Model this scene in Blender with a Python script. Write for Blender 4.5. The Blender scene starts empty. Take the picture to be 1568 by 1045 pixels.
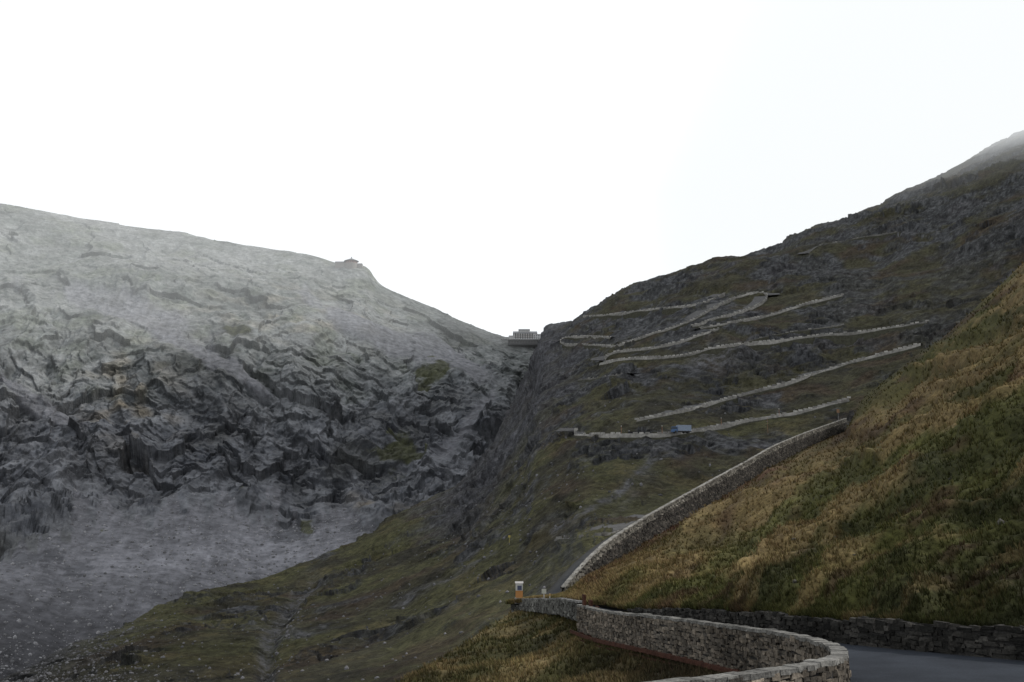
import bpy, math, numpy as np
from mathutils import Vector
from mathutils.bvhtree import BVHTree
rng=np.random.default_rng(7)
F=1524.0; PITCH=math.atan(277.5/F); cp,sp=math.cos(PITCH),math.sin(PITCH)
def P(u,v,D):
    u=np.asarray(u,float);v=np.asarray(v,float);D=np.asarray(D,float)
    x=(u-784)/F; y=(522.5-v)/F
    dy=cp-y*sp; dz=sp+y*cp
    return np.stack([x/dy*D, D+0*x, dz/dy*D],-1)
def ray(u,v):
    p=P(u,v,1.0); return Vector(p).normalized()
# ---------- noise
perm=np.random.default_rng(3).permutation(256); perm=np.concatenate([perm,perm,perm])
G=np.random.default_rng(4).normal(size=(256,3)); G/=np.linalg.norm(G,axis=1)[:,None]
H=np.random.default_rng(5).uniform(-1,1,size=(256,7))
def noise(p):
    p=np.asarray(p); i=np.floor(p).astype(int); f=p-i; i&=255
    w=f*f*f*(f*(f*6-15)+10); r=0
    for dx in(0,1):
        for dy in(0,1):
            hxy=perm[perm[i[...,0]+dx]+i[...,1]+dy]
            wx=w[...,0] if dx else 1-w[...,0]; wy=w[...,1] if dy else 1-w[...,1]; wxy=wx*wy
            for dz in(0,1):
                h=perm[hxy+i[...,2]+dz]&255
                g=G[h]
                wz=w[...,2] if dz else 1-w[...,2]
                r=r+(g[...,0]*(f[...,0]-dx)+g[...,1]*(f[...,1]-dy)+g[...,2]*(f[...,2]-dz))*wxy*wz
    return r*1.6
def facets(p):
    """faceted crag noise: every voronoi cell is a randomly tilted slab"""
    p=p.astype(np.float32);sh=p.shape[:-1];p=p.reshape(-1,3);i=np.floor(p).astype(np.int32);f=p-i
    best=np.full(len(p),9e9,np.float32);hb=np.zeros(len(p),np.int32);dv=np.zeros_like(p)
    H32=H.astype(np.float32)
    for dx in(-1,0,1):
        for dy in(-1,0,1):
            for dz in(-1,0,1):
                h=perm[perm[perm[(i[:,0]+dx)&255]+((i[:,1]+dy)&255)]+((i[:,2]+dz)&255)]&255
                d=f-(np.array([dx,dy,dz],np.float32)+.5+.42*H32[h,:3]);q=(d*d).sum(1);m=q<best
                best=np.where(m,q,best);hb=np.where(m,h,hb);dv[m]=d[m]
    return ((dv*H32[hb,3:6]).sum(1)*1.3+.35*H32[hb,6]).reshape(sh)
def fbm(p,o=4,g=0.5,l=2.03):
    a=1;r=0
    for k in range(o):
        r=r+a*noise(p+k*17.3); p=p*l; a*=g
    return r
def ridged(p,o=4,g=0.5,l=2.07):
    a=1;r=0
    for k in range(o):
        r=r+a*(1-2*np.abs(noise(p+k*11.7))); p=p*l; a*=g
    return r*0.5
def sstep(a,b,x): 
    t=np.clip((x-a)/(b-a),0,1); return t*t*(3-2*t)
def smooth1(a,k,axis=0):
    if k<1: return a
    x=np.arange(-int(3*k),int(3*k)+1); w=np.exp(-x*x/(2*k*k)); w/=w.sum()
    pad=[(0,0)]*a.ndim; pad[axis]=(len(x)//2,len(x)//2)
    b=np.pad(a,pad,mode='reflect',reflect_type='odd')
    return np.apply_along_axis(lambda m:np.convolve(m,w,'valid'),axis,b)
# ---------- mesh
def mk(name,V,Q,mat,col=None,smooth=True,parent=None):
    V=np.asarray(V,np.float32).reshape(-1,3);Q=np.asarray(Q,np.int32); n=Q.shape[1]
    me=bpy.data.meshes.new(name); me.vertices.add(len(V)); me.vertices.foreach_set('co',V.ravel())
    me.loops.add(Q.size); me.loops.foreach_set('vertex_index',Q.ravel())
    me.polygons.add(len(Q)); me.polygons.foreach_set('loop_start',np.arange(len(Q),dtype=np.int32)*n)
    me.polygons.foreach_set('use_smooth',np.full(len(Q),smooth))
    me.update(calc_edges=True)
    if col is not None:
        a=me.color_attributes.new('Col','FLOAT_COLOR','POINT')
        c=np.ones((len(V),4),np.float32); c[:,:3]=np.asarray(col).reshape(-1,3); a.data.foreach_set('color',c.ravel())
    if mat: me.materials.append(mat)
    ob=bpy.data.objects.new(name,me); bpy.context.scene.collection.objects.link(ob)
    if parent: ob.parent=parent
    return ob
def gridq(nr,nc):
    r,c=np.meshgrid(np.arange(nr-1),np.arange(nc-1),indexing='ij'); a=(r*nc+c).ravel()
    return np.stack([a,a+nc,a+nc+1,a+1],1)
def BX(c,t,h,jit=0.0,tilt=None):
    c=np.asarray(c,float).reshape(-1,3);N=len(c);t=np.asarray(t,float).reshape(-1,2)
    t=t/np.linalg.norm(t,axis=1)[:,None]; h=np.broadcast_to(np.asarray(h,float),(N,3))
    T=np.zeros((N,3));T[:,:2]=t; Nn=np.stack([-t[:,1],t[:,0],0*t[:,0]],1); Z=np.zeros((N,3));Z[:,2]=1
    if tilt is not None: T[:,2]=tilt
    s=np.array([[-1,-1,-1],[1,-1,-1],[1,1,-1],[-1,1,-1],[-1,-1,1],[1,-1,1],[1,1,1],[-1,1,1]],float)
    s=s[None]+rng.uniform(-jit,jit,(N,8,3))
    V=c[:,None]+s[...,0:1]*h[:,None,0:1]*T[:,None]+s[...,1:2]*h[:,None,1:2]*Nn[:,None]+s[...,2:3]*h[:,None,2:3]*Z[:,None]
    q=np.array([[0,3,2,1],[4,5,6,7],[0,1,5,4],[1,2,6,5],[2,3,7,6],[3,0,4,7]])
    Q=(q[None]+8*np.arange(N)[:,None,None]).reshape(-1,4)
    return V.reshape(-1,3),Q
def join(parts):
    V=[];Q=[];C=[];o=0
    for v,q,c in parts:
        V.append(v);Q.append(q+o);o+=len(v);C.append(np.broadcast_to(np.asarray(c,float),(len(v),3)))
    return np.concatenate(V),np.concatenate(Q),np.concatenate(C)
# ---------- materials
def mat_attr(name,scales,bumps,rough=0.95,contrast=0.5,spec=0.1,nr=0.62):
    m=bpy.data.materials.new(name);m.use_nodes=True;nt=m.node_tree;N=nt.nodes;L=nt.links
    b=N['Principled BSDF'];b.inputs['Roughness'].default_value=rough;b.inputs['Specular IOR Level'].default_value=spec
    at=N.new('ShaderNodeAttribute');at.attribute_name='Col'
    tc=N.new('ShaderNodeTexCoord'); cur=at.outputs['Color']; nrm=None
    for sc,am,dist in scales:
        nz=N.new('ShaderNodeTexNoise');nz.inputs['Scale'].default_value=sc;nz.inputs['Detail'].default_value=8;nz.inputs['Roughness'].default_value=nr
        L.new(tc.outputs['Object'],nz.inputs['Vector'])
        mr=N.new('ShaderNodeMapRange');mr.inputs[1].default_value=0.33;mr.inputs[2].default_value=0.67
        mr.inputs[3].default_value=1-am;mr.inputs[4].default_value=1+am
        L.new(nz.outputs['Fac'],mr.inputs[0])
        mx=N.new('ShaderNodeVectorMath');mx.operation='SCALE';L.new(cur,mx.inputs[0]);L.new(mr.outputs[0],mx.inputs['Scale']);cur=mx.outputs[0]
        if dist>0:
            bp=N.new('ShaderNodeBump');bp.inputs['Strength'].default_value=1.0;bp.inputs['Distance'].default_value=dist
            L.new(nz.outputs['Fac'],bp.inputs['Height'])
            if nrm: L.new(nrm,bp.inputs['Normal'])
            nrm=bp.outputs[0]
    L.new(cur,b.inputs['Base Color'])
    if nrm: L.new(nrm,b.inputs['Normal'])
    return m
M_rock=mat_attr('rock_mat',[(0.03,0.15,4),(0.16,0.35,3.0)],0)
M_hill=mat_attr('hill_mat',[(0.06,0.25,3),(0.5,0.55,1.5)],0,nr=.72)
M_near=mat_attr('near_grass_mat',[(0.25,0.3,0.5),(2.5,0.45,0.15)],0)
M_stone=mat_attr('stone_mat',[(1.0,0.3,0),(9,0.45,0.05)],0,rough=0.9)
M_farwall=mat_attr('far_wall_mat',[(0.6,0.35,0.1)],0)
M_road=mat_attr('asphalt_mat',[(0.4,0.2,0),(12,0.2,0.01)],0,rough=1.0,spec=0.05)
M_plain=mat_attr('painted_mat',[(2.0,0.12,0)],0,rough=0.6,spec=0.3)
M_blade=mat_attr('grass_blade_mat',[(0.5,0.25,0)],0)
# ---------- terrain layers
def layer(name,u0,u1,nu,rows,nvs,sm,dispf,colf,mat,smc=6,back=True,bvh=False):
    u=np.linspace(u0,u1,nu); R=[]
    for i,r in enumerate(rows):
        r=np.array(r,float); v=np.interp(u,r[:,0],r[:,1]); iD=np.interp(u,r[:,0],1/r[:,2])
        R.append((smooth1(v,sm*0.35 if i==0 else sm),smooth1(iD,sm)))
    VV=[];DD=[]
    for i,n in enumerate(nvs):
        t=np.arange(n+(1 if i==len(nvs)-1 else 0))[:,None]/n
        VV.append(R[i][0][None]*(1-t)+R[i+1][0][None]*t); DD.append(R[i][1][None]*(1-t)+R[i+1][1][None]*t)
    VV=np.concatenate(VV);DD=np.concatenate(DD); DD=smooth1(DD,smc,0)
    U=np.broadcast_to(u,VV.shape); X=P(U,VV,1/DD)
    def nrm(X):
        du=np.gradient(X,axis=1);dv=np.gradient(X,axis=0); n=np.cross(dv,du); n/=np.linalg.norm(n,axis=-1)[...,None]+1e-9
        return n*np.sign(n[...,2:3]+1e-9)
    X=X+nrm(X)*dispf(U,VV,X)[...,None]
    n2=nrm(X)
    C=np.clip(colf(U,VV,X,n2),0.004,1)
    Xm,Cm=X,C
    if back:
        top=X[0]; rad=top*[1,1,0]; rad/=np.linalg.norm(rad,axis=-1)[:,None]
        ex=[];sc=top[:,1:2]/1000
        for k in (700,300,120,50,20,6):
            ex.append(top+rad*k*sc-np.array([0,0,1])*(0.55*k*sc)*(1 if k>15 else .5))
        Xm=np.concatenate([np.array(ex),X]);Cm=np.concatenate([np.repeat(C[:1],6,0),C])
    ob=mk(name,Xm,gridq(*Xm.shape[:2])[:,::-1],mat,Cm)
    b=BVHTree.FromPolygons(X.reshape(-1,3).tolist(),gridq(*X.shape[:2]).tolist()) if bvh else None
    return dict(ob=ob,U=U,V=VV,X=X,C=C,N=n2,bvh=b)
def lerp(a,b,t): return a+(b-a)*t[...,None]
c_=lambda *a:np.array(a,float)
def blob(U,V,cu,cv,ru,rv,ang=0):
    a=math.radians(ang);x=(U-cu)*math.cos(a)+(V-cv)*math.sin(a);y=-(U-cu)*math.sin(a)+(V-cv)*math.cos(a)
    return np.exp(-((x/ru)**2+(y/rv)**2))
def pdist(U,V,pts):
    d=np.full(U.shape,1e9)
    for (a,b),(c,e) in zip(pts[:-1],pts[1:]):
        L2=(c-a)**2+(e-b)**2;t=np.clip(((U-a)*(c-a)+(V-b)*(e-b))/L2,0,1)
        d=np.minimum(d,np.hypot(U-a-t*(c-a),V-b-t*(e-b)))
    return d
# --- A rocky mountain
valley=[(-400,1180,300),(0,1045,380),(100,1000,450),(200,955,520),(280,908,590),(400,880,660),(540,832,710),(600,797,740),(700,742,800),(750,680,880),(785,620,960),(815,550,1100),(824,512,1200)]
A_top=[(-500,270,1300),(0,310,1300),(100,330,1320),(200,346,1340),(280,355,1350),(330,368,1350),(400,378,1350),(470,388,1330),(515,402,1310),(545,402,1300),(566,408,1300),(582,432,1300),(620,452,1300),(680,478,1300),(730,500,1290),(770,514,1280),(800,520,1260),(860,540,1250),(950,560,1250)]
A_m1=[(-500,560,930),(0,560,930),(300,570,950),(500,560,1000),(650,575,1050),(760,570,1120),(860,590,1150),(950,600,1150)]
A_m2=[(-500,800,730),(0,800,730),(130,775,790),(300,765,810),(450,775,815),(600,750,840),(700,700,880),(780,640,960),(860,640,1000),(950,640,1000)]
A_bot=[(-500,1330,260),(0,1150,360),(100,1100,430),(200,1040,490),(300,970,570),(400,930,640),(600,850,700),(700,800,760),(780,700,900),(830,660,980),(950,660,980)]
LIM=([-500,0,100,200,300,420,520,600,680],[900,860,790,785,775,790,800,820,900])
def scree_mask(U,V,soft=False):
    e=noise(np.stack([U/60,V/60,0*U],-1))*40+(noise(np.stack([U/22,V/80,0*U],-1))*25 if soft else noise(np.stack([U/22,V/80,0*U],-1))*55+noise(np.stack([U/8,V/14,0*U],-1))*18)
    lim=np.interp(U,*LIM)
    s=sstep(-55,35,V-lim+e) if soft else sstep(-8,12,V-lim+e)
    e=e/40
    s=np.maximum(s,sstep(.1 if soft else .35,.85,blob(U,V,715,655,80,13,-52)+.25*e)*.6)
    s=np.maximum(s,sstep(.3,.75,blob(U,V,345,560,120,14,25)+blob(U,V,60,620,90,14,30)+blob(U,V,560,500,140,20,28)+blob(U,V,200,480,160,22,15)+blob(U,V,690,545,70,18,35)+.2*e)*.7)
    return s
def dispA(U,V,X):
    s=scree_mask(U,V,True); x,y,z=X[...,0],X[...,1],X[...,2]
    w=fbm(X/170.,3); wz=fbm(X/50.+3,3)
    g1=ridged(np.stack([(x+z*.35)/110+w*.5,z/420+w*.3,y/420],-1),4,.5)-.45
    g2=ridged(np.stack([(x+z*.25)/42+w*.8,z/200+wz*.2,y/220],-1),3,.55)-.45
    big=fbm(X/280.,2)
    Y=np.stack([x+z*.3,y,z*.5],-1)
    wv=np.stack([wz,w,-wz],-1)
    fc=12*facets(Y/72.+wv*.25)+5*facets(Y/29.+wv*.35)+2.2*facets(Y/12.+wv*.4+7)+1.0*facets(X/6.)
    fc=fc*np.interp(V,[380,600],[.55,1.0])
    cl=np.interp(V,[300,420,520,600,740,820],[.32,.40,.5,.85,1.0,.8])
    edge=sstep(0,40,V-np.interp(U,[a[0] for a in A_top],[a[1] for a in A_top]))
    rock=(24*g1*cl+10*g2*cl+16*big+fc*cl+2.6*(ridged(X/22.,4)-.4)*cl)*(.3+.7*edge)
    sc=5*big+.5*fbm(X/8.,2)+1.8*ridged(np.stack([x/40,z/200,y/200],-1),2)
    return rock*(1-s)+sc*s
def colA(U,V,X,n):
    s=scree_mask(U,V); x,y,z=X[...,0],X[...,1],X[...,2]
    w=fbm(X/120.,3)
    st=ridged(np.stack([x/160,y/160,(z+x*.16)/16],-1),3)-.4; fi=fbm(X/22.,5,.6); vert=ridged(np.stack([(x+z*.3)/22+.3*w,z/170,y/120],-1),4,.6)-.45
    c=lerp(c_(.105,.110,.121),c_(.050,.054,.063),sstep(-.5,.6,fi*.6+.4*st+.4*w))
    c=c*(1+.6*np.clip(vert*1.1,-1,1))[...,None]
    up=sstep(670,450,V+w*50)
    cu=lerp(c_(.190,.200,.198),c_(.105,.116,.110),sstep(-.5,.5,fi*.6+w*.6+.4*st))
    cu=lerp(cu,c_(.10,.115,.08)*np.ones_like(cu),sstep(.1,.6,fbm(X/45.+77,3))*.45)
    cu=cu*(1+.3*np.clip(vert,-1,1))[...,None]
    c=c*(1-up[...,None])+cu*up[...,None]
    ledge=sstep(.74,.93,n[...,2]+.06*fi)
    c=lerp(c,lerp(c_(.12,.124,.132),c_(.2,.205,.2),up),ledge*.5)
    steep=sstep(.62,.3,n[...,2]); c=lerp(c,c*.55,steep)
    oc=np.clip(blob(U,V,200,620,60,70)+blob(U,V,580,770,45,18)+.4*blob(U,V,450,480,150,40),0,1)*sstep(-.1,.5,noise(X/25.))
    c=lerp(c,c*c_(1.4,1.15,.82),oc)
    sn=ridged(np.stack([(x+.2*y)/9,z/60,y/70],-1),3,.6)-.45
    scc=c_(.110,.112,.124)*(1+.18*fi+.4*sn)[...,None]
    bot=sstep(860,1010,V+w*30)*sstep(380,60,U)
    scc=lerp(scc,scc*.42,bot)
    scc=lerp(scc,scc*1.45,blob(U,V,330,850,220,25,-5))
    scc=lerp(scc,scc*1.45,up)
    rk=sstep(.3,.5,blob(U,V,455,812,45,22,-20)+.8*blob(U,V,560,812,40,14)+.55*blob(U,V,60,850,90,40,30)+.45*fi-.05);scc=lerp(scc,c_(.05,.052,.058)*(1+.5*fi[...,None]),rk*.75)
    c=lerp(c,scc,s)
    for (a,b,ru,rv,an) in [(612,688,34,30,10),(668,566,34,18,0),(650,585,14,10,0),(470,812,14,14,0),(360,516,24,10,0),(640,700,20,8,20)]:
        g=sstep(.4,.65,blob(U,V,a,b,ru,rv,an)+.35*noise(X/14.)+.2*fi); c=lerp(c,(c_(.045,.048,.026)*(1+.4*fi[...,None])),g*.85)
    gen=sstep(.2,.7,w+.5*n[...,2]-.2)*sstep(460,560,V)*(1-s)
    c=lerp(c,c_(.055,.055,.044)*np.ones_like(c),gen*.3)
    return c
A=layer('rocky_mountain',-420,900,1150,[A_top,A_m1,A_m2,A_bot],[230,230,110],10,dispA,colA,M_rock,smc=18,bvh=True)
# --- B hillside
ridge=[(824,512,1200),(845,497,1190),(880,485,1150),(920,466,1100),(950,447,1070),(990,436,1050),(1010,424,1030),(1080,398,1000),(1130,386,1000),(1180,379,1000),(1230,356,1010),(1280,342,1020),(1350,318,1030),(1372,302,1030),(1450,268,1040),(1500,236,1050),(1568,196,1050),(1700,110,1050),(1900,0,1050),(2100,-60,1050)]
B_top=[(-400,1181,300)]+[(a,b+1,c-12) for a,b,c in valley[1:-1]]+ridge
ub=np.array([-400,0,200,400,600,800,900,1080,1280,1568,1900,2100.])
tv=np.interp(ub,[a[0] for a in B_top],[a[1] for a in B_top]); mv=tv+(1300-tv)*np.array([.3,.35,.35,.36,.38,.42,.42,.42,.42,.42,.42,.42])
mD=[210,240,280,330,330,360,355,400,420,430,400,400.]
B_mid=list(zip(ub,mv,mD)); B_bot=[(-400,1300,100),(400,1300,90),(800,1300,95),(1300,1300,110),(2100,1300,110)]
GUL=[(400,1070),(412,990),(425,960),(447,910),(478,878)]
def outcrop(U,V,X):
    return sstep(.05,.4,fbm(X/48.+63,3)-.0+.35*blob(U,V,760,760,110,60)+.3*blob(U,V,940,700,80,30))
def dispB(U,V,X):
    x,y,z=X[...,0],X[...,1],X[...,2]
    edge=sstep(0,30,V-np.interp(U,[a[0] for a in B_top],[a[1] for a in B_top]))
    k=np.interp(y,[100,300,600,1100],[.15,.35,.8,1.1])
    w=fbm(X/120.,2);wz=fbm(X/40.,2);wv=np.stack([wz,w,-wz],-1)
    g=ridged(np.stack([(x+y*.3)/75+w*.6,(y-x*.3)/200,z/200],-1),3,.5)-.4
    f=ridged(X/30.,3,.5)-.4
    h=fbm(X/4.5,3)
    ro=sstep(.0,.6,noise(X/70.))*sstep(400,650,y)*.7
    oc=np.maximum(outcrop(U,V,X)*sstep(250,400,y)*np.interp(y,[500,800],[1,.35]),ro)
    fc=4.5*facets(X/34.+wv*.4)*sstep(400,650,y)+2.8*facets(X/13.+wv*.4)+1.2*facets(X/6.)
    gl=np.exp(-(pdist(U,V,GUL)/12)**2)*3
    return (10*g+10*fbm(X/180.,2)+4*f*(.25+ro))*k*(.6+.4*edge)+(.6*h+fc*(.1+oc))*np.interp(y,[100,300,600,1100],[.3,.6,.9,1.1])*(.6+.4*edge)-gl
def colB(U,V,X,n):
    w=fbm(X/90.,3);fi=fbm(X/22.,4,.6);ff=fbm(X/5.,4,.65)
    c=lerp(c_(.045,.043,.027),c_(.027,.026,.019),sstep(-.4,.5,fi))
    low_=sstep(540,700,V+30*w)
    gr=sstep(-.2,.45,fbm(X/50.+7,4)+.1)
    c=lerp(c,c_(.060,.060,.028)*np.ones_like(c),gr*(.25+.75*low_)*.8)
    ye=sstep(.15,.6,fbm(X/26.+90,4));c=lerp(c,c_(.080,.068,.034)*np.ones_like(c),ye*(.15+.85*low_)*.45)
    red=sstep(.1,.6,fbm(X/40.+31,3)); c=lerp(c,c_(.046,.032,.024)*np.ones_like(c),red*.6)
    rk=sstep(.0,.5,fbm(X/60.+50,4)+.4*fi+sstep(640,500,V)*.36-.45*sstep(650,760,V)+ .9*np.clip(.8-n[...,2],0,1)*2-.12)
    rk=np.maximum(rk*(1-.5*sstep(1150,1500,U)*sstep(360,440,V)),.75*outcrop(U,V,X)*sstep(.96,.8,n[...,2]))
    rc=lerp(c_(.030,.032,.037),c_(.074,.077,.083),sstep(-.4,.7,ff*.7+.4*fi))
    c=lerp(c,rc,rk*.85)
    lft=sstep(110,0,pdist(U,V,[(824,520),(785,625),(700,745)])+40*w)*.8; c=lerp(c,c_(.050,.051,.057)*(1+.4*ff[...,None]),lft)
    low=sstep(260,60,U+120*w)*sstep(900,1000,V); c=lerp(c,c_(.042,.043,.047)*(1+.5*ff[...,None]),low*.8)
    dkb=sstep(960,1045,V+20*w)*.35; c=c*(1-dkb[...,None])  # vignette darkening toward the bottom edge, multiplied into the hillside colour
    for pts,wd,a in [(GUL,11,.8),([(330,960),(400,962),(470,975)],4,.5),([(600,920),(680,890),(760,850)],5,.6),([(850,822),(950,760),(1010,705),(1038,678)],6,.8),([(1060,560),(1110,545),(1150,540)],14,.8),([(940,800),(990,740)],10,.25)]:
        m=np.exp(-(pdist(U+8*w,V,pts)/wd)**2)*(.8+.8*ff); c=lerp(c,c_(.075,.076,.08)*np.ones_like(c),np.clip(m*a,0,1))
    for q in [(1090,590,70,22,-15),(1220,560,80,20,-10),(930,700,60,14,5),(1100,575,40,12,0)]:
        m=blob(U,V,*q)*sstep(-.2,.3,ff+fi); c=lerp(c,c_(.028,.030,.035)*np.ones_like(c),np.clip(m,0,1)*.6)
    return c*(1+.4*ff)[...,None]
B=layer('hillside',-350,2050,1400,[B_top,B_mid,B_bot],[360,170],7,dispB,colB,M_hill,smc=14,bvh=True)
# --- near walls / roads definition
W=np.array([(888,928,84),(925,938,76),(1000,945,64),(1100,958,54),(1200,972,46),(1260,985,41),(1292,1000,36.5),(1294,1013,33),(1255,1022,31),(1150,1034,29),(1060,1046,27.5),(900,1068,25.5)])
OUT=[(905,95),(968,84),(1060,70),(1175,58.5),(1290,50),(1400,45.5),(1650,39.5),(2250,32),(3000,25),(3600,20),(3600,15),(3000,10)]
def rs(path,step):
    path=np.asarray(path,float);d=np.r_[0,np.cumsum(np.linalg.norm(np.diff(path[:,:3],axis=0),axis=1))]
    n=max(2,int(d[-1]/step)+1);s=np.linspace(0,d[-1],n)
    return np.stack([np.interp(s,d,path[:,k]) for k in range(path.shape[1])],1)
Wp=P(W[:,0],W[:,1],W[:,2])
outp=[]
for (u,D),w in zip(OUT,Wp):
    outp.append([(u-784)/F*D/1.03,D,w[2]-.85])
outp=np.array(outp); outp[7:,2]=outp[6,2]+np.array([0,.3,.5,.7,.9])
WO=rs(np.hstack([Wp,outp]),.8)
for k in range(6): WO[:,k]=smooth1(WO[:,k],3.0)
Wp2=WO[:,:3];outp2=WO[:,3:]
up_wall=np.array([(862,900,152),(880,878,156),(905,850,162),(930,828,170),(1000,785,195),(1060,752,215),(1100,730,230),(1150,703,252),(1180,685,268),(1230,664,300),(1295,641,345)])
# --- C near grass slope
C_top=[(780,925,150),(850,918,150)]+[(a,b+np.interp(a,[862,930,1100,1295],[14,40,36,20]),d-1) for a,b,d in up_wall]+[(1320,612,330),(1345,590,310),(1400,548,285),(1440,520,262),(1500,466,235),(1568,404,205),(1700,290,175),(1950,120,150),(2100,50,150)]
def unproj(p):
    x,y,z=p; yy=math.tan(math.atan2(z,y)-PITCH); return ((x/y)*(cp-yy*sp)*F+784, 522.5-yy*F, y)
foot=[unproj(p+np.array([0,0.4,0.0])) for p in outp2]
foot=[f for f in foot if f[2]>31 and f[0]<2200]
C_foot=[(780,928,148),(860,921,125)]+foot
C_foot=[C_foot[0]]+[b for a,b in zip(C_foot[:-1],C_foot[1:]) if b[0]>a[0]]
BH=lambda u:np.interp(u,[960,1060,1300],[.25,.9,1.15])
C_foot=[(u,v-(BH(u)*F/d),d+.3) for u,v,d in C_foot]
C_mid=[]
tu=np.array([780,860,960,1100,1290,1440,1568,1800,2100.])
for u in tu:
    a=np.interp(u,[q[0] for q in C_top],[q[1] for q in C_top]);b=np.interp(u,[q[0] for q in C_foot],[q[1] for q in C_foot])
    ia=np.interp(u,[q[0] for q in C_top],[1/q[2] for q in C_top]);ib=np.interp(u,[q[0] for q in C_foot],[1/q[2] for q in C_foot])
    C_mid.append((u,(a+b)/2,1/(ia*.5+ib*.5)*.97))
def band(U,V):
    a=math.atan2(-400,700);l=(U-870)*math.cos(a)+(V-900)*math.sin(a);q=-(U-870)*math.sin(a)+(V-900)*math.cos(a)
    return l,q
def terr(U,V):
    l,q=band(U,V); wq=noise(np.stack([l/140,q/110,0*l],-1))
    return ridged(np.stack([l/420,q/58+.7*wq,0*l],-1),3,.5)-.4
def dispC(U,V,X):
    ed=sstep(0,35,V-np.interp(U,[a[0] for a in C_top],[a[1] for a in C_top]))*sstep(0,30,np.interp(U,[a[0] for a in C_foot],[a[1] for a in C_foot])-V)
    k=np.interp(X[...,1],[35,120,300],[1.5,4.0,5.5])
    return (k*terr(U,V)+1.6*fbm(X/28.,3)+.5*fbm(X/3.5,3))*(.08+.92*ed)*sstep(20,60,X[...,1]*1.0)
def colC(U,V,X,n):
    l,q=band(U,V);nz=fbm(X/5.,4)
    w=fbm(np.stack([l/200,q/60,0*l],-1),3)
    s=fbm(np.stack([l/260,q/34,0*l+3],-1),4)
    straw=sstep(-.02,.45,s*.7+.2*nz+1.0*terr(U,V))
    straw=np.clip(straw+.5*blob(q,0*q,22,0,34,1)-.4*sstep(110,330,q),0,1)
    g=lerp(c_(.052,.053,.017),c_(.027,.029,.011),sstep(-.4,.5,w+.4*nz))
    st=lerp(c_(.160,.119,.055),c_(.092,.066,.031),sstep(-.5,.5,nz))
    c=lerp(g,st,straw*.85)
    br=sstep(.25,.65,fbm(np.stack([l/150,q/22,0*l+9],-1),3)); c=lerp(c,c_(.046,.029,.018)*np.ones_like(c),br*.75)
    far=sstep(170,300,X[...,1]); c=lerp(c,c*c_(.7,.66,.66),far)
    dk=sstep(150,380,q); c=lerp(c,c*c_(.5,.53,.54),dk)  # vignette-like shade toward the lower right, worked into the grass colour
    rs_=np.exp(-(pdist(U,V,[(905,890),(930,875),(1000,828),(1100,772),(1200,718)])/10)**2);c=lerp(c,c_(.045,.022,.017)*np.ones_like(c),np.clip(rs_*(.7+nz),0,1)*.8)
    return c*(1+.4*nz)[...,None]
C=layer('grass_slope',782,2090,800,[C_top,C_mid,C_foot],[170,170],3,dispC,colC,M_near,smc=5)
# --- D lower grass bank
wb=[unproj(p-np.array([0,0,h])) for p,h in zip(Wp2,np.full(len(Wp2),1.9))]
wb=[w for w in wb if w[2]>36.]
D_top=[(-100,1600,30),(300,1290,42),(500,1120,52),(600,1046,68),(680,1000,92),(740,962,115),(785,934,142),(800,930,146),(845,934,120),(875,944,95)]+wb
D_top=[D_top[0]]+[b for a,b in zip(D_top[:-1],D_top[1:]) if b[0]>a[0]]
lu=D_top[-1]
D_top+=[(lu[0]+40,lu[1]+30,lu[2]-3),(1700,1300,22)]
D_m=[(-100,1700,22),(300,1400,30),(600,1150,42),(785,1060,62),(900,1075,50),(1000,1085,40),(1150,1110,32),(1290,1135,28),(1400,1200,24),(1700,1400,17)]
D_bot=[(-100,2500,9),(600,2400,9),(1700,2400,6)]
def dispD(U,V,X):
    ed=sstep(0,30,V-np.interp(U,[a[0] for a in D_top],[a[1] for a in D_top]))
    return (.8*fbm(X/14.,3)+.25*fbm(X/3.,3))*(.1+.9*ed)-.25
def colD(U,V,X,n):
    nz=fbm(X/4.,4);s=fbm(np.stack([(X[...,0]-X[...,1]*.4)/4.,X[...,1]/18,X[...,2]/4],-1),3)
    c=lerp(c_(.040,.038,.015),c_(.112,.086,.040),sstep(-.3,.6,s+.3*nz))
    b=np.clip(blob(U,V,1040,1030,130,60),0,1);c=lerp(c,c_(.022,.017,.011)*np.ones_like(c),b*.9)  # slope shadow inside the wall bend, painted as dark brown
    c=lerp(c,c*.6,sstep(760,620,U))
    return c*(1+.4*nz)[...,None]
Dl=layer('grass_bank',-80,1650,700,[D_top,D_m,D_bot],[120,60],2,dispD,colD,M_near,smc=3)
mk('ground',[(-9000,-4000,-150),(9000,-4000,-150),(9000,14000,-150),(-9000,14000,-150)],[[0,1,2,3]],M_hill,np.tile([.05,.05,.04],(4,1)))
# --- foreground road sheet
t=np.linspace(0,1,9)[None,:,None]
R=Wp2[:,None]*(1-t)+outp2[:,None]*t
R[...,2]=(Wp2[:,None,2]-.9)*(1-t[...,0])+(outp2[:,None,2])*t[...,0]
mk('road',R,gridq(*R.shape[:2]),M_road,np.broadcast_to(c_(.024,.028,.035),R.shape))
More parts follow.
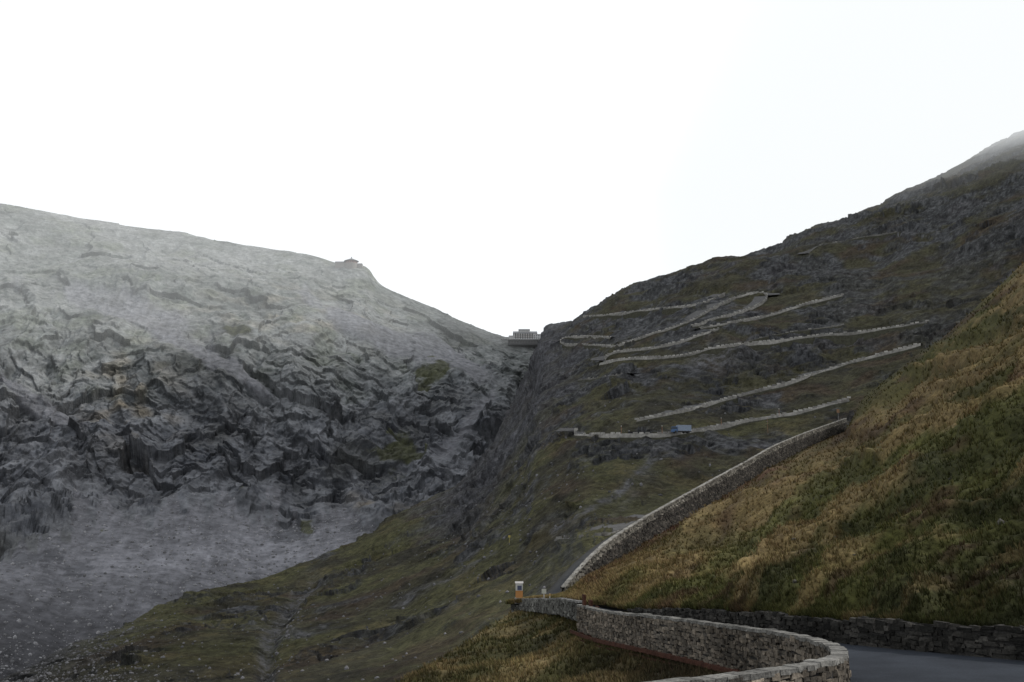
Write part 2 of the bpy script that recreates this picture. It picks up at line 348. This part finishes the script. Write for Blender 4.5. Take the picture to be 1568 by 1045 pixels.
# ---------- stone walls
def tang(p):
    g=np.gradient(p[:,:2],axis=0); return g/(np.linalg.norm(g,axis=1)[:,None]+1e-9)
def stone_wall(name,path,h,th,sl,sh,c0,c1,cap=True,capc=None,upc=None,upn=0,wob=0.0):
    path=rs(path,sl*.5);s=np.r_[0,np.cumsum(np.linalg.norm(np.diff(path,axis=0),axis=1))];T=tang(path);L=s[-1]
    if wob: path[:,2]+=wob*noise(np.stack([s/6,0*s,0*s],-1))+wob*.6*noise(np.stack([s/1.7,0*s+5,0*s],-1))
    at=lambda q:np.stack([np.interp(q,s,path[:,k]) for k in range(3)],-1)
    ta=lambda q:np.stack([np.interp(q,s,T[:,k]) for k in range(2)],-1)
    parts=[]
    nn=np.stack([-T[:,1],T[:,0],0*T[:,0]],1);e=th/2-.05
    a,b=path+nn*e,path-nn*e;dz=np.array([0,0,h]);up=np.array([0,0,.03])
    core=np.stack([a-dz,a-up,b-up,b-dz],1); parts.append((core.reshape(-1,3),gridq(len(path),4),c_(.03,.029,.028)))
    ncr=int(round(h/sh))
    for side in (1,-1):
        for k in range(ncr):
            e=[0]
            while e[-1]<L: e.append(e[-1]+sl*rng.uniform(.4,1.8))
            e=np.array(e);m=(e[1:]+e[:-1])/2;hl=(e[1:]-e[:-1])/2*.94;ok=m<L;m=m[ok];hl=hl[ok]
            ct=at(m);t2=ta(m);n2=np.stack([-t2[:,1],t2[:,0]],1)
            ct[:,:2]+=n2*side*(th/2-.06)+rng.normal(0,.03,(len(m),1))*n2
            ct[:,2]-=(k+.5)*sh+rng.normal(0,sh*.16,len(m))
            hd=np.stack([hl,np.full(len(m),.1),np.full(len(m),sh*.47)*rng.uniform(.6,1.2,len(m))],1)
            V,Q=BX(ct,t2,hd,.3)
            cc=c0+(c1-c0)*rng.uniform(0,1,(len(m),1)); 
            if k<upn: cc=cc*0+np.array(upc)*rng.uniform(.6,1.25,(len(m),1))
            cc=cc*rng.uniform(.6,1.3,(len(m),1))*(1+.5*fbm(ct/5.,2))[:,None]
            parts.append((V,Q,np.repeat(cc,8,0)))
    if cap:
        n=int(L/(sl*1.3));e=np.linspace(0,L,n+1);m=(e[1:]+e[:-1])/2
        ct=at(m);ct[:,2]+=.04+rng.normal(0,.015,n);t2=ta(m)
        tl=np.gradient(ct[:,2])/(L/n)
        V,Q=BX(ct,t2,np.stack([np.full(n,L/n/2*.98),np.full(n,th/2+.05),np.full(n,.08)],1),.1,tilt=tl)
        parts.append((V,Q,np.repeat(np.array(capc)*rng.uniform(.65,1.15,(n,1)),8,0)))
    V,Q,C_=join(parts)
    return mk(name,V,Q,M_stone,np.clip(C_,.006,1),smooth=False)
stone_wall('stone_parapet_wall',Wp2,2.1,.45,.36,.2,c_(.055,.050,.043),c_(.14,.120,.096),capc=(.13,.128,.12),wob=.05)
upP=P(up_wall[:,0],up_wall[:,1],up_wall[:,2]);upR=rs(upP,2)
for k in range(3): upR[:,k]=smooth1(upR[:,k],3)
stone_wall('stone_retaining_wall',upR,5.5,.6,.9,.42,c_(.022,.021,.02),c_(.070,.064,.057),capc=(.19,.185,.17),upc=(.13,.124,.11),upn=3,wob=.06)  # paler cap and top courses carry the parapet's lit face as stone colour
T=tang(upR);nn=np.stack([-T[:,1],T[:,0],0*T[:,0]],1)
nn*=np.sign((nn*upR).sum(1))[:,None]
R=np.stack([upR+nn*.3-[0,0,1.2],upR+nn*2-[0,0,1.3],upR+nn*3.4-[0,0,1.5],upR+nn*5-[0,0,4],upR+nn*14-[0,0,14]],1)
cc=np.tile(np.array([[.045,.047,.05],[.045,.047,.05],[.04,.04,.038],[.03,.03,.018],[.03,.03,.018]]),(len(upR),1,1))
mk('road',R,gridq(*R.shape[:2]),M_road,cc)
bk=np.array([p+np.array([0,0.2,float(BH(unproj(p)[0]))+.02]) for p in outp2 if p[1]>31 and unproj(p)[0]>965])
stone_wall('rubble_retaining_wall',bk,1.5,.5,.42,.22,c_(.012,.012,.011),c_(.042,.04,.036),cap=False,wob=.3)
# hairpin road segment + low wall
hp=P(np.array([785,795,815,840,862,888]),np.array([931,927,927,929,930,937]),np.array([148,145,132,116,100,86]))
hp=rs(hp,1.5)
stone_wall('stone_kerb_wall',hp+np.array([0,0,.75]),1.5,.45,.6,.3,c_(.06,.06,.055),c_(.12,.12,.11),capc=(.15,.15,.145),wob=.08)
T=tang(hp);nn=np.stack([-T[:,1],T[:,0],0*T[:,0]],1);nn*=np.sign((nn*[1,.3,0]).sum(1))[:,None]
R=np.stack([hp+nn*.2,hp+nn*4,hp+nn*8+[0,0,.0]],1)
mk('road',R,gridq(*R.shape[:2]),M_road,np.broadcast_to(c_(.05,.052,.056),R.shape))
# rusty steel support at wall end
rp=[]
rb=c_(.05,.022,.015)
w0=Wp2[(Wp2[:,1]>40)&(Wp2[:,1]<84)];T=tang(w0);nn=np.stack([-T[:,1],T[:,0]],1);nn*=np.sign(-nn[:,1:2])
idx=np.arange(2,len(w0)-2,3)
c0=w0[idx].copy();c0[:,:2]+=nn[idx]*.55;c0[:,2]-=2.0
rp.append((*BX(c0,T[idx],[.08,.4,.1],.02),rb))
c1=w0[:-1].copy();c1[:,:2]+=nn[:-1]*.9;c1[:,2]-=1.95;dl=np.linalg.norm(np.diff(w0,axis=0),axis=1)/2
for dz in (0,-.45):
    rp.append((*BX(c1+[0,0,dz],T[:-1],np.stack([dl*1.02,0*dl+.05,0*dl+.12],1),0),rb*.9))
for k in range(7):
    q=w0[0]+np.array([.1+k*.45,-1.0-k*.9,-.1-k*.38]);rp.append((*BX([q],[T[0]],[[.32,.09,1.1]],.03),rb*(1-.08*k)))
V,Q,C_=join(rp);mk('rusty_steel_support',V,Q,M_stone,C_,smooth=False)
# ---------- hillside roads
def cast(u,v,L=B):
    h=L['bvh'].ray_cast(Vector((0,0,0)),ray(u,v)); return None if h[0] is None else np.array(h[0])
roads=[
 [(884,658),(873,660),(870,665),(878,669),(920,667),(960,667),(1020,667),(1060,663),(1100,654),(1160,642),(1215,635),(1260,624),(1300,612)],
 [(975,645),(1010,638),(1060,627),(1110,613),(1160,600),(1210,586),(1260,570),(1330,548),(1380,536),(1410,528)],
 [(918,558),(945,552),(985,549),(1050,547),(1090,533),(1150,527),(1200,522),(1260,514),(1320,510),(1380,501),(1420,494)],
 [(935,518),(900,516),(862,517),(852,522),(858,529),(900,529),(940,532),(965,525),(990,515),(1020,506),(1060,493),(1085,477),(1105,466),(1130,455),(1165,446),(1178,449),(1178,458),(1165,467),(1140,477),(1100,488),(1060,500)],
 [(893,486),(925,484),(985,476),(1030,472),(1062,469),(1090,461),(1110,451)],
 [(1072,504),(1110,497),(1150,490),(1190,481),(1240,464),(1290,453)],
 [(1238,388),(1250,376),(1290,370),(1330,362),(1380,355)],
 [(850,826),(890,824),(930,821),(965,805),(1010,790)],
 [(926,556),(920,548),(930,542),(945,538),(990,536),(1030,528),(1075,513),(1100,505)],
 [(885,582),(930,577),(960,572)],
 [(1120,530),(1170,516),(1230,506),(1290,498)],
]
minor=(6,7,9,10)
wps=[];rds=[]
for i,r in enumerate(roads):
    r=np.array(r,float);rr=rs(np.c_[r,0*r[:,0]],3)
    pts=[cast(a,b) for a,b,_ in rr];pts=np.array([p for p in pts if p is not None])
    if len(pts)<5: continue
    ks=min(2.6,len(pts)/8)
    for k in range(3): pts[:,k]=smooth1(pts[:,k],ks)
    pts=rs(pts,3.0)
    for k in range(3): pts[:,k]=smooth1(pts[:,k],2.0)
    T=tang(pts);nn=np.stack([-T[:,1],T[:,0],0*T[:,0]],1)
    q=pts/np.linalg.norm(pts,axis=1)[:,None]; nn*=np.sign(-(nn*pts).sum(1))[:,None]
    mi=i in minor
    pts=pts-q*(2.0 if mi else 4.5)+np.array([0,0,.2 if mi else .9])
    R=np.stack([pts-nn*10+[0,0,.3],pts-nn*4,pts],1)
    rds.append((R.reshape(-1,3),gridq(*R.shape[:2]),c_(.07,.07,.07)))
    dn=(.5 if mi else 1.6)+1.3*fbm(pts/28.,2).clip(-.6,1.3);dn=dn.clip(.3,4)[:,None]*np.array([0,0,1.])
    W_=np.stack([pts,pts-dn+nn*.4],1)
    wc=np.array([[.21,.206,.192],[.15,.146,.135]])*(.5 if mi else 1.0)
    wc=(wc[None]*(1.0+.5*fbm(pts/20.,3))[:,None,None]).reshape(-1,3)
    wps.append((W_.reshape(-1,3),gridq(*W_.shape[:2]),np.clip(wc,.01,1)))
    W_=np.stack([pts-dn+nn*.4,pts-dn-[0,0,7]+nn*3.5],1)
    wps.append((W_.reshape(-1,3),gridq(*W_.shape[:2]),c_(.038,.038,.028)))
    j=np.arange(len(pts));j=j[rng.random(len(j))<(.4 if mi else .8)]
    V,Q=BX(pts[j]+[0,0,.2],T[j],[1.05,.25,.45],.08);wps.append((V,Q,np.repeat(c_(.30,.295,.275)*(.6 if mi else 1)*rng.uniform(.5,1.1,(len(j),1)),8,0)))
V,Q,C_=join(rds);mk('mountain_road',V,Q,M_farwall,C_)
V,Q,C_=join(wps);mk('mountain_road_wall',V,Q,M_farwall,C_,smooth=False)
# ---------- boulders
import bmesh
bm=bmesh.new();bmesh.ops.create_icosphere(bm,subdivisions=1,radius=1);iv=np.array([v.co[:] for v in bm.verts]);iq=np.array([[v.index for v in f.verts] for f in bm.faces]);bm.free()
def boulders(name,L,sel,n,smin,smax,col):
    m=sel(L['U'],L['V']).ravel().astype(float);k=rng.choice(len(m),n,p=m/m.sum())
    X=L['X'].reshape(-1,3)[k]+rng.normal(0,1,(n,3))*[1,1,0]*smin
    s=smin*(smax/smin)**(rng.random(n)**2.5)
    V=iv[None]*(s[:,None,None]*rng.uniform(.55,1.2,(n,1,3)))*rng.uniform(.75,1.2,(n,len(iv),1))
    a=rng.uniform(0,6.28,n);ca,sa=np.cos(a),np.sin(a)
    V=np.stack([V[...,0]*ca[:,None]-V[...,1]*sa[:,None],V[...,0]*sa[:,None]+V[...,1]*ca[:,None],V[...,2]],-1)+X[:,None]
    Q=(iq[None]+len(iv)*np.arange(n)[:,None,None]).reshape(-1,3)
    c=np.repeat(np.array(col)*rng.uniform(.5,1.3,(n,1)),len(iv),0)
    mk(name,V,Q,M_stone,c,smooth=False)
boulders('boulders',A,lambda U,V:(scree_mask(U,V)>.6)*(V>760)*(V<1060),6500,.25,1.5,(.17,.172,.18))
boulders('boulders',B,lambda U,V:(U<1250)*(V>600)*(V<1060)*(.25+sstep(300,100,U)*2+np.exp(-(pdist(U,V,[(405,1060),(450,910)])/20)**2)+1.2*blob(U,V,760,760,120,70)),5000,.14,.9,(.11,.11,.115))
boulders('boulders',C,lambda U,V:(U<1600)*(V<940)*1.,60,.1,.3,(.07,.068,.06))
# ---------- grass tufts
def tufts(name,L,sel,n,h0,h1,nb):
    m=sel(L['U'],L['V']).ravel().astype(float);k=rng.choice(len(m),n,p=m/m.sum())
    X=L['X'].reshape(-1,3)[k];Cc=L['C'].reshape(-1,3)[k];y=X[:,1]
    X=X+rng.normal(0,1,(n,3))*[1,1,0]*(y[:,None]*.0012)
    hh=rng.uniform(h0,h1,n)*np.interp(y,[20,80,200],[.75,1,1.4])
    X=np.repeat(X,nb,0);hh=np.repeat(hh,nb)*rng.uniform(.6,1.1,n*nb);yy=np.repeat(y,nb)
    a=rng.uniform(0,6.28,n*nb);d=np.stack([np.cos(a),np.sin(a),0*a],1)
    b=X+d*(hh*.25)[:,None]*rng.uniform(0,1,(n*nb,1));w=np.stack([-np.sin(a),np.cos(a),0*a],1)*(yy*.00032+.012)[:,None]
    tip=b+d*(hh*.55)[:,None]+np.array([-.12,-.05,0])*hh[:,None];tip[:,2]+=hh
    b[:,2]-=.05
    V=np.stack([b-w,b+w,tip],1).reshape(-1,3);Q=np.arange(len(V)).reshape(-1,3)
    c=np.repeat(np.repeat(Cc,nb,0)*rng.uniform(.7,1.4,(n*nb,1))*(1+rng.normal(0,.06,(n*nb,3))),3,0);c[2::3]*=1.25
    mk(name,V,Q,M_blade,np.clip(c,.004,.6),smooth=False)
def selC(U,V):
    fv=np.interp(U,[a[0] for a in C_foot],[a[1] for a in C_foot]);return (U<1640)*(1.+5*(np.abs(V-fv)<6))
tufts('grass',C,selC,54000,.22,.5,6)
tufts('grass',Dl,lambda U,V:(U>520)*(U<1330)*(V<1110)*1.,16000,.2,.45,6)
# ---------- small objects / buildings
def empty(name,loc,rz=0):
    e=bpy.data.objects.new(name,None);e.location=loc;e.rotation_euler=(0,0,rz);bpy.context.scene.collection.objects.link(e);return e
def part(par,name,boxes,col,jit=0,mat=M_plain):
    c=[b[0] for b in boxes];h=[b[1] for b in boxes]
    V,Q=BX(c,np.tile([1.,0.],(len(c),1)),np.array(h,float),jit);return mk(name,V,Q,mat,np.tile(col,(len(V),1)),smooth=False,parent=par)
def cyl(par,name,c,r0,r1,z0,z1,col,n=24,axis='z'):
    a=np.linspace(0,2*math.pi,n,endpoint=False);V=[]
    for r,z in((0.001,z0),(r0,z0),(r1,z1),(0.001,z1)):
        for t_ in a: V.append((r*math.cos(t_),r*math.sin(t_),z))
    V=np.array(V)
    if axis=='x': V=V[:,[2,0,1]]
    if axis=='y': V=V[:,[0,2,1]]
    V=V+np.array(c);Q=[[i*n+j,i*n+(j+1)%n,(i+1)*n+(j+1)%n,(i+1)*n+j] for i in range(3) for j in range(n)]
    return mk(name,V,Q,M_plain,np.tile(col,(len(V),1)),smooth=False,parent=par)
def gable(par,name,x0,x1,y0,y1,z,hr,col,ov=.5):
    x0-=ov;x1+=ov;y0-=ov;y1+=ov;ym=(y0+y1)/2
    V=[(x0,y0,z),(x1,y0,z),(x1,y1,z),(x0,y1,z),(x0,ym,z+hr),(x1,ym,z+hr)]
    me=bpy.data.meshes.new(name);me.from_pydata(V,[],[(0,1,5,4),(2,3,4,5),(0,4,3),(1,2,5),(0,3,2,1)]);me.materials.append(M_plain)
    a=me.color_attributes.new('Col','FLOAT_COLOR','POINT');a.data.foreach_set('color',np.tile([*col,1.],(6,1)).ravel())
    ob=bpy.data.objects.new(name,me);bpy.context.scene.collection.objects.link(ob);ob.parent=par
hb=P(804,522,1245);e=empty('mountain_hotel',hb);e.scale=(1.1,1.1,1.05)
part(e,'walls',[((0,0,4.0),(13,7,4.0)),((14,-2,3),(5,6,3))],(.42,.42,.43))
part(e,'side_wing',[((-15.5,-1,2.2),(3,5,2.2))],(.36,.35,.35));gable(e,'side_wing_roof',-18.5,-12.6,-6,4,4.4,1.8,(.13,.13,.14),.4)
gable(e,'roof',-13,13,-7,7,8.0,3.5,(.13,.13,.14),1);gable(e,'annex_roof',13.2,19,-8,4,6.0,2.0,(.14,.14,.15),.5)
part(e,'upper_block',[((-1,0,11.2),(5.5,4,1.4))],(.3,.3,.3));gable(e,'upper_roof',-7,5,-4,4,12.6,1.8,(.14,.14,.15),.6)
part(e,'windows',[((-11+i*2.75,-7.03,z),(.7,.06,.75)) for i in range(8) for z in(2.0,4.4,6.7)]+[((10.5+i*2.6,-8.03,z),(.7,.06,.7)) for i in range(4) for z in(1.8,4.4)],(.05,.06,.07))
part(e,'balconies',[((0,-7.6,z),(12.5,.55,.12)) for z in(3.1,5.6)],(.2,.15,.11))
part(e,'terrace',[((-5,-10,-.5),(23,3,.4))],(.3,.3,.3))
part(e,'terrace_pillars',[((-26+i*3.2,-12.4,-3),(.3,.3,2.1)) for i in range(14)],(.15,.15,.15))
part(e,'railing',[((-28+i*2,-12.8,.5),(.12,.1,.6)) for i in range(24)]+[((-5,-12.8,1.15),(23.3,.08,.08))],(.2,.2,.2))
part(e,'foundation',[((0,2,-3.5),(20,9,2.5))],(.12,.12,.125))
hx=P(538,405,1296);hit=A['bvh'].ray_cast(Vector((hx[0],hx[1],2000)),Vector((0,0,-1)));hz=max(hit[0][2] if hit[0] else hx[2],hx[2]-3)
e=empty('round_mountain_hut',(hx[0],hx[1],hz-1))
cyl(e,'base_wall',(0,0,0),9,9,-8,3,(.2,.19,.18));cyl(e,'upper_wall',(0,0,0),8,8,3,6.5,(.24,.15,.13));cyl(e,'roof',(0,0,0),10,1.2,6.5,10.5,(.12,.12,.13));cyl(e,'chimney',(0,0,0),.7,.7,10,12.5,(.2,.2,.2))
part(e,'annex',[((-13,0,-2),(8,4,6)),((10,1,-3),(5,4,6))],(.22,.21,.2));gable(e,'annex_roof',-21,-5,-4,4,4,2.5,(.12,.12,.13))
part(e,'windows',[((8.1*math.sin(a),-8.1*math.cos(a),4.9),(.6,.15,.7)) for a in np.linspace(-1.2,1.2,7)],(.04,.04,.05))
tp=cast(1040,669);e=empty('blue_truck',tp+np.array([0,-7.2,1.0]),math.radians(10));e.scale=(1.1,1.1,1.15)
part(e,'cargo_box',[((1.0,0,2.1),(3.0,1.15,1.2))],(.17,.21,.27));part(e,'cab',[((-3.2,0,1.5),(1.0,1.1,1.1)),((-3.9,0,1.0),(.5,1.05,.55))],(.05,.10,.2))
part(e,'windscreen',[((-3.35,0,2.0),(.95,1.12,.35))],(.03,.04,.05));part(e,'chassis',[((0,0,.75),(4.1,.9,.12))],(.04,.04,.04))
for i,(wx,wy) in enumerate([(-3,-1),(1.2,-1),(2.8,-1),(-3,1),(1.2,1),(2.8,1)]): cyl(e,f'wheel_{i+1}',(wx,wy,.5),.5,.5,-.16,.16,(.02,.02,.02),16,'y')
pp=P(795,921,143);e=empty('roadside_pillar',pp)
part(e,'plinth',[((0,0,.1),(.62,.45,.4))],(.2,.2,.19));part(e,'orange_base',[((0,0,.95),(.5,.35,.5))],(.34,.16,.05))
part(e,'white_body',[((0,0,1.95),(.5,.35,.48))],(.4,.4,.38));part(e,'notice_panel',[((0.05,-.37,1.85),(.3,.03,.3))],(.05,.06,.1));gable(e,'cap',-.5,.5,-.35,.35,2.45,.25,(.3,.29,.28),.08)
def post(name,u,v,D,h,pc,plate=None,pl=(.3,.2)):
    e=empty(name,P(u,v,D));cyl(e,'post',(0,0,0),.06,.05,-.6,h,pc,8);cyl(e,'foot',(0,0,0),.12,.1,-.6,.1,(.1,.1,.1),8)
    if plate: part(e,'plate',[((0,-.07,h-pl[1]),(pl[0],.02,pl[1]))],plate)
post('traffic_sign',833,924,125,1.7,(.3,.3,.3),(.35,.35,.3),(.28,.28))
post('delineator_post',842,924,120,1.1,(.4,.4,.38),(.3,.2,.08),(.09,.15))
post('traffic_sign',1284,645,335,4.0,(.2,.2,.2),(.2,.12,.07),(.45,.6))
post('snow_pole',1176,664,430,7,(.2,.1,.06))
post('snow_pole',780,832,330,2.5,(.3,.25,.08),(.33,.27,.07),(.35,.35))
for u,v in((950,667),(1012,667),(1102,654),(1190,640)):
    q=cast(u,v)
    if q is not None:
        e=empty('snow_pole',q+np.array([0,-4.3,.6]));cyl(e,'post',(0,0,0),.12,.1,0,3.2,(.2,.1,.06),8);cyl(e,'tip',(0,0,0),.14,.14,3.2,3.7,(.4,.4,.38),8)
# ---------- mist
def mist(name,xs,zb,y0,y1,ztop,dens):
    V=[];n=len(xs)
    for x,z in zip(xs,zb): V+= [(x,y0,z),(x,y1,z),(x,y1,ztop),(x,y0,ztop)]
    Fc=[]
    for i in range(n-1):
        for k in range(4): Fc.append((4*i+k,4*i+(k+1)%4,4*i+4+(k+1)%4,4*i+4+k))
    Fc+=[(3,2,1,0),tuple(4*(n-1)+k for k in range(4))]
    me=bpy.data.meshes.new(name);me.from_pydata(V,[],Fc)
    bm=bmesh.new();bm.from_mesh(me);bmesh.ops.recalc_face_normals(bm,faces=bm.faces);bm.to_mesh(me);bm.free()
    m=bpy.data.materials.new(name+'_mat');m.use_nodes=True;nt=m.node_tree;nt.nodes.clear()
    o_=nt.nodes.new('ShaderNodeOutputMaterial');ab=nt.nodes.new('ShaderNodeVolumeAbsorption');ab.inputs['Color'].default_value=(0,0,0,1);ab.inputs['Density'].default_value=dens
    em=nt.nodes.new('ShaderNodeEmission');em.inputs['Color'].default_value=(.96,.99,1,1);em.inputs['Strength'].default_value=dens*1.0  # mist emits its own glow in place of scattered skylight
    ad=nt.nodes.new('ShaderNodeAddShader');nt.links.new(ab.outputs[0],ad.inputs[0]);nt.links.new(em.outputs[0],ad.inputs[1]);nt.links.new(ad.outputs[0],o_.inputs['Volume'])
    me.materials.append(m);ob=bpy.data.objects.new(name,me);bpy.context.scene.collection.objects.link(ob)
mist('mist',[-2500,-600,-250,0,150,350,2500],[125,135,160,205,250,300,330],620,2600,700,.00034)
mist('mist',[200,420,560,700,1500],[400,340,330,325,325],450,2000,690,.0010)
mist('mist',[300,430,560,700,1500],[440,400,384,376,376],460,2010,685,.0045)
# ---------- world, sun, camera
w=bpy.data.worlds.new('World');bpy.context.scene.world=w;w.use_nodes=True;nt=w.node_tree;bg=nt.nodes['Background']
sd=Vector((.6,.10,.5)).normalized();el=math.asin(sd.z);az=math.atan2(sd.x,sd.y)
sk=nt.nodes.new('ShaderNodeTexSky');sk.sky_type='NISHITA';sk.sun_disc=False;sk.sun_elevation=el;sk.sun_rotation=az
sc=nt.nodes.new('ShaderNodeVectorMath');sc.operation='SCALE';sc.inputs['Scale'].default_value=.03;nt.links.new(sk.outputs[0],sc.inputs[0])
ad=nt.nodes.new('ShaderNodeVectorMath');ad.operation='ADD';ad.inputs[1].default_value=(1.04,1.04,1.04);nt.links.new(sc.outputs[0],ad.inputs[0])
nt.links.new(ad.outputs[0],bg.inputs['Color']);bg.inputs['Strength'].default_value=1.0
s=bpy.data.lights.new('sun','SUN');s.energy=3.1;s.angle=math.radians(7);s.color=(1,.95,.88);so=bpy.data.objects.new('sun',s);bpy.context.scene.collection.objects.link(so)
so.rotation_euler=(-sd).to_track_quat('-Z','Y').to_euler()
cam=bpy.data.cameras.new('camera');cam.sensor_width=36;cam.lens=F/1568*36;cam.clip_end=30000;cam.clip_start=.5
co=bpy.data.objects.new('camera',cam);co.rotation_euler=(math.pi/2+PITCH,0,0);bpy.context.scene.collection.objects.link(co);bpy.context.scene.camera=co
v=bpy.context.scene.view_settings;v.view_transform='Standard';v.look='None';v.exposure=0
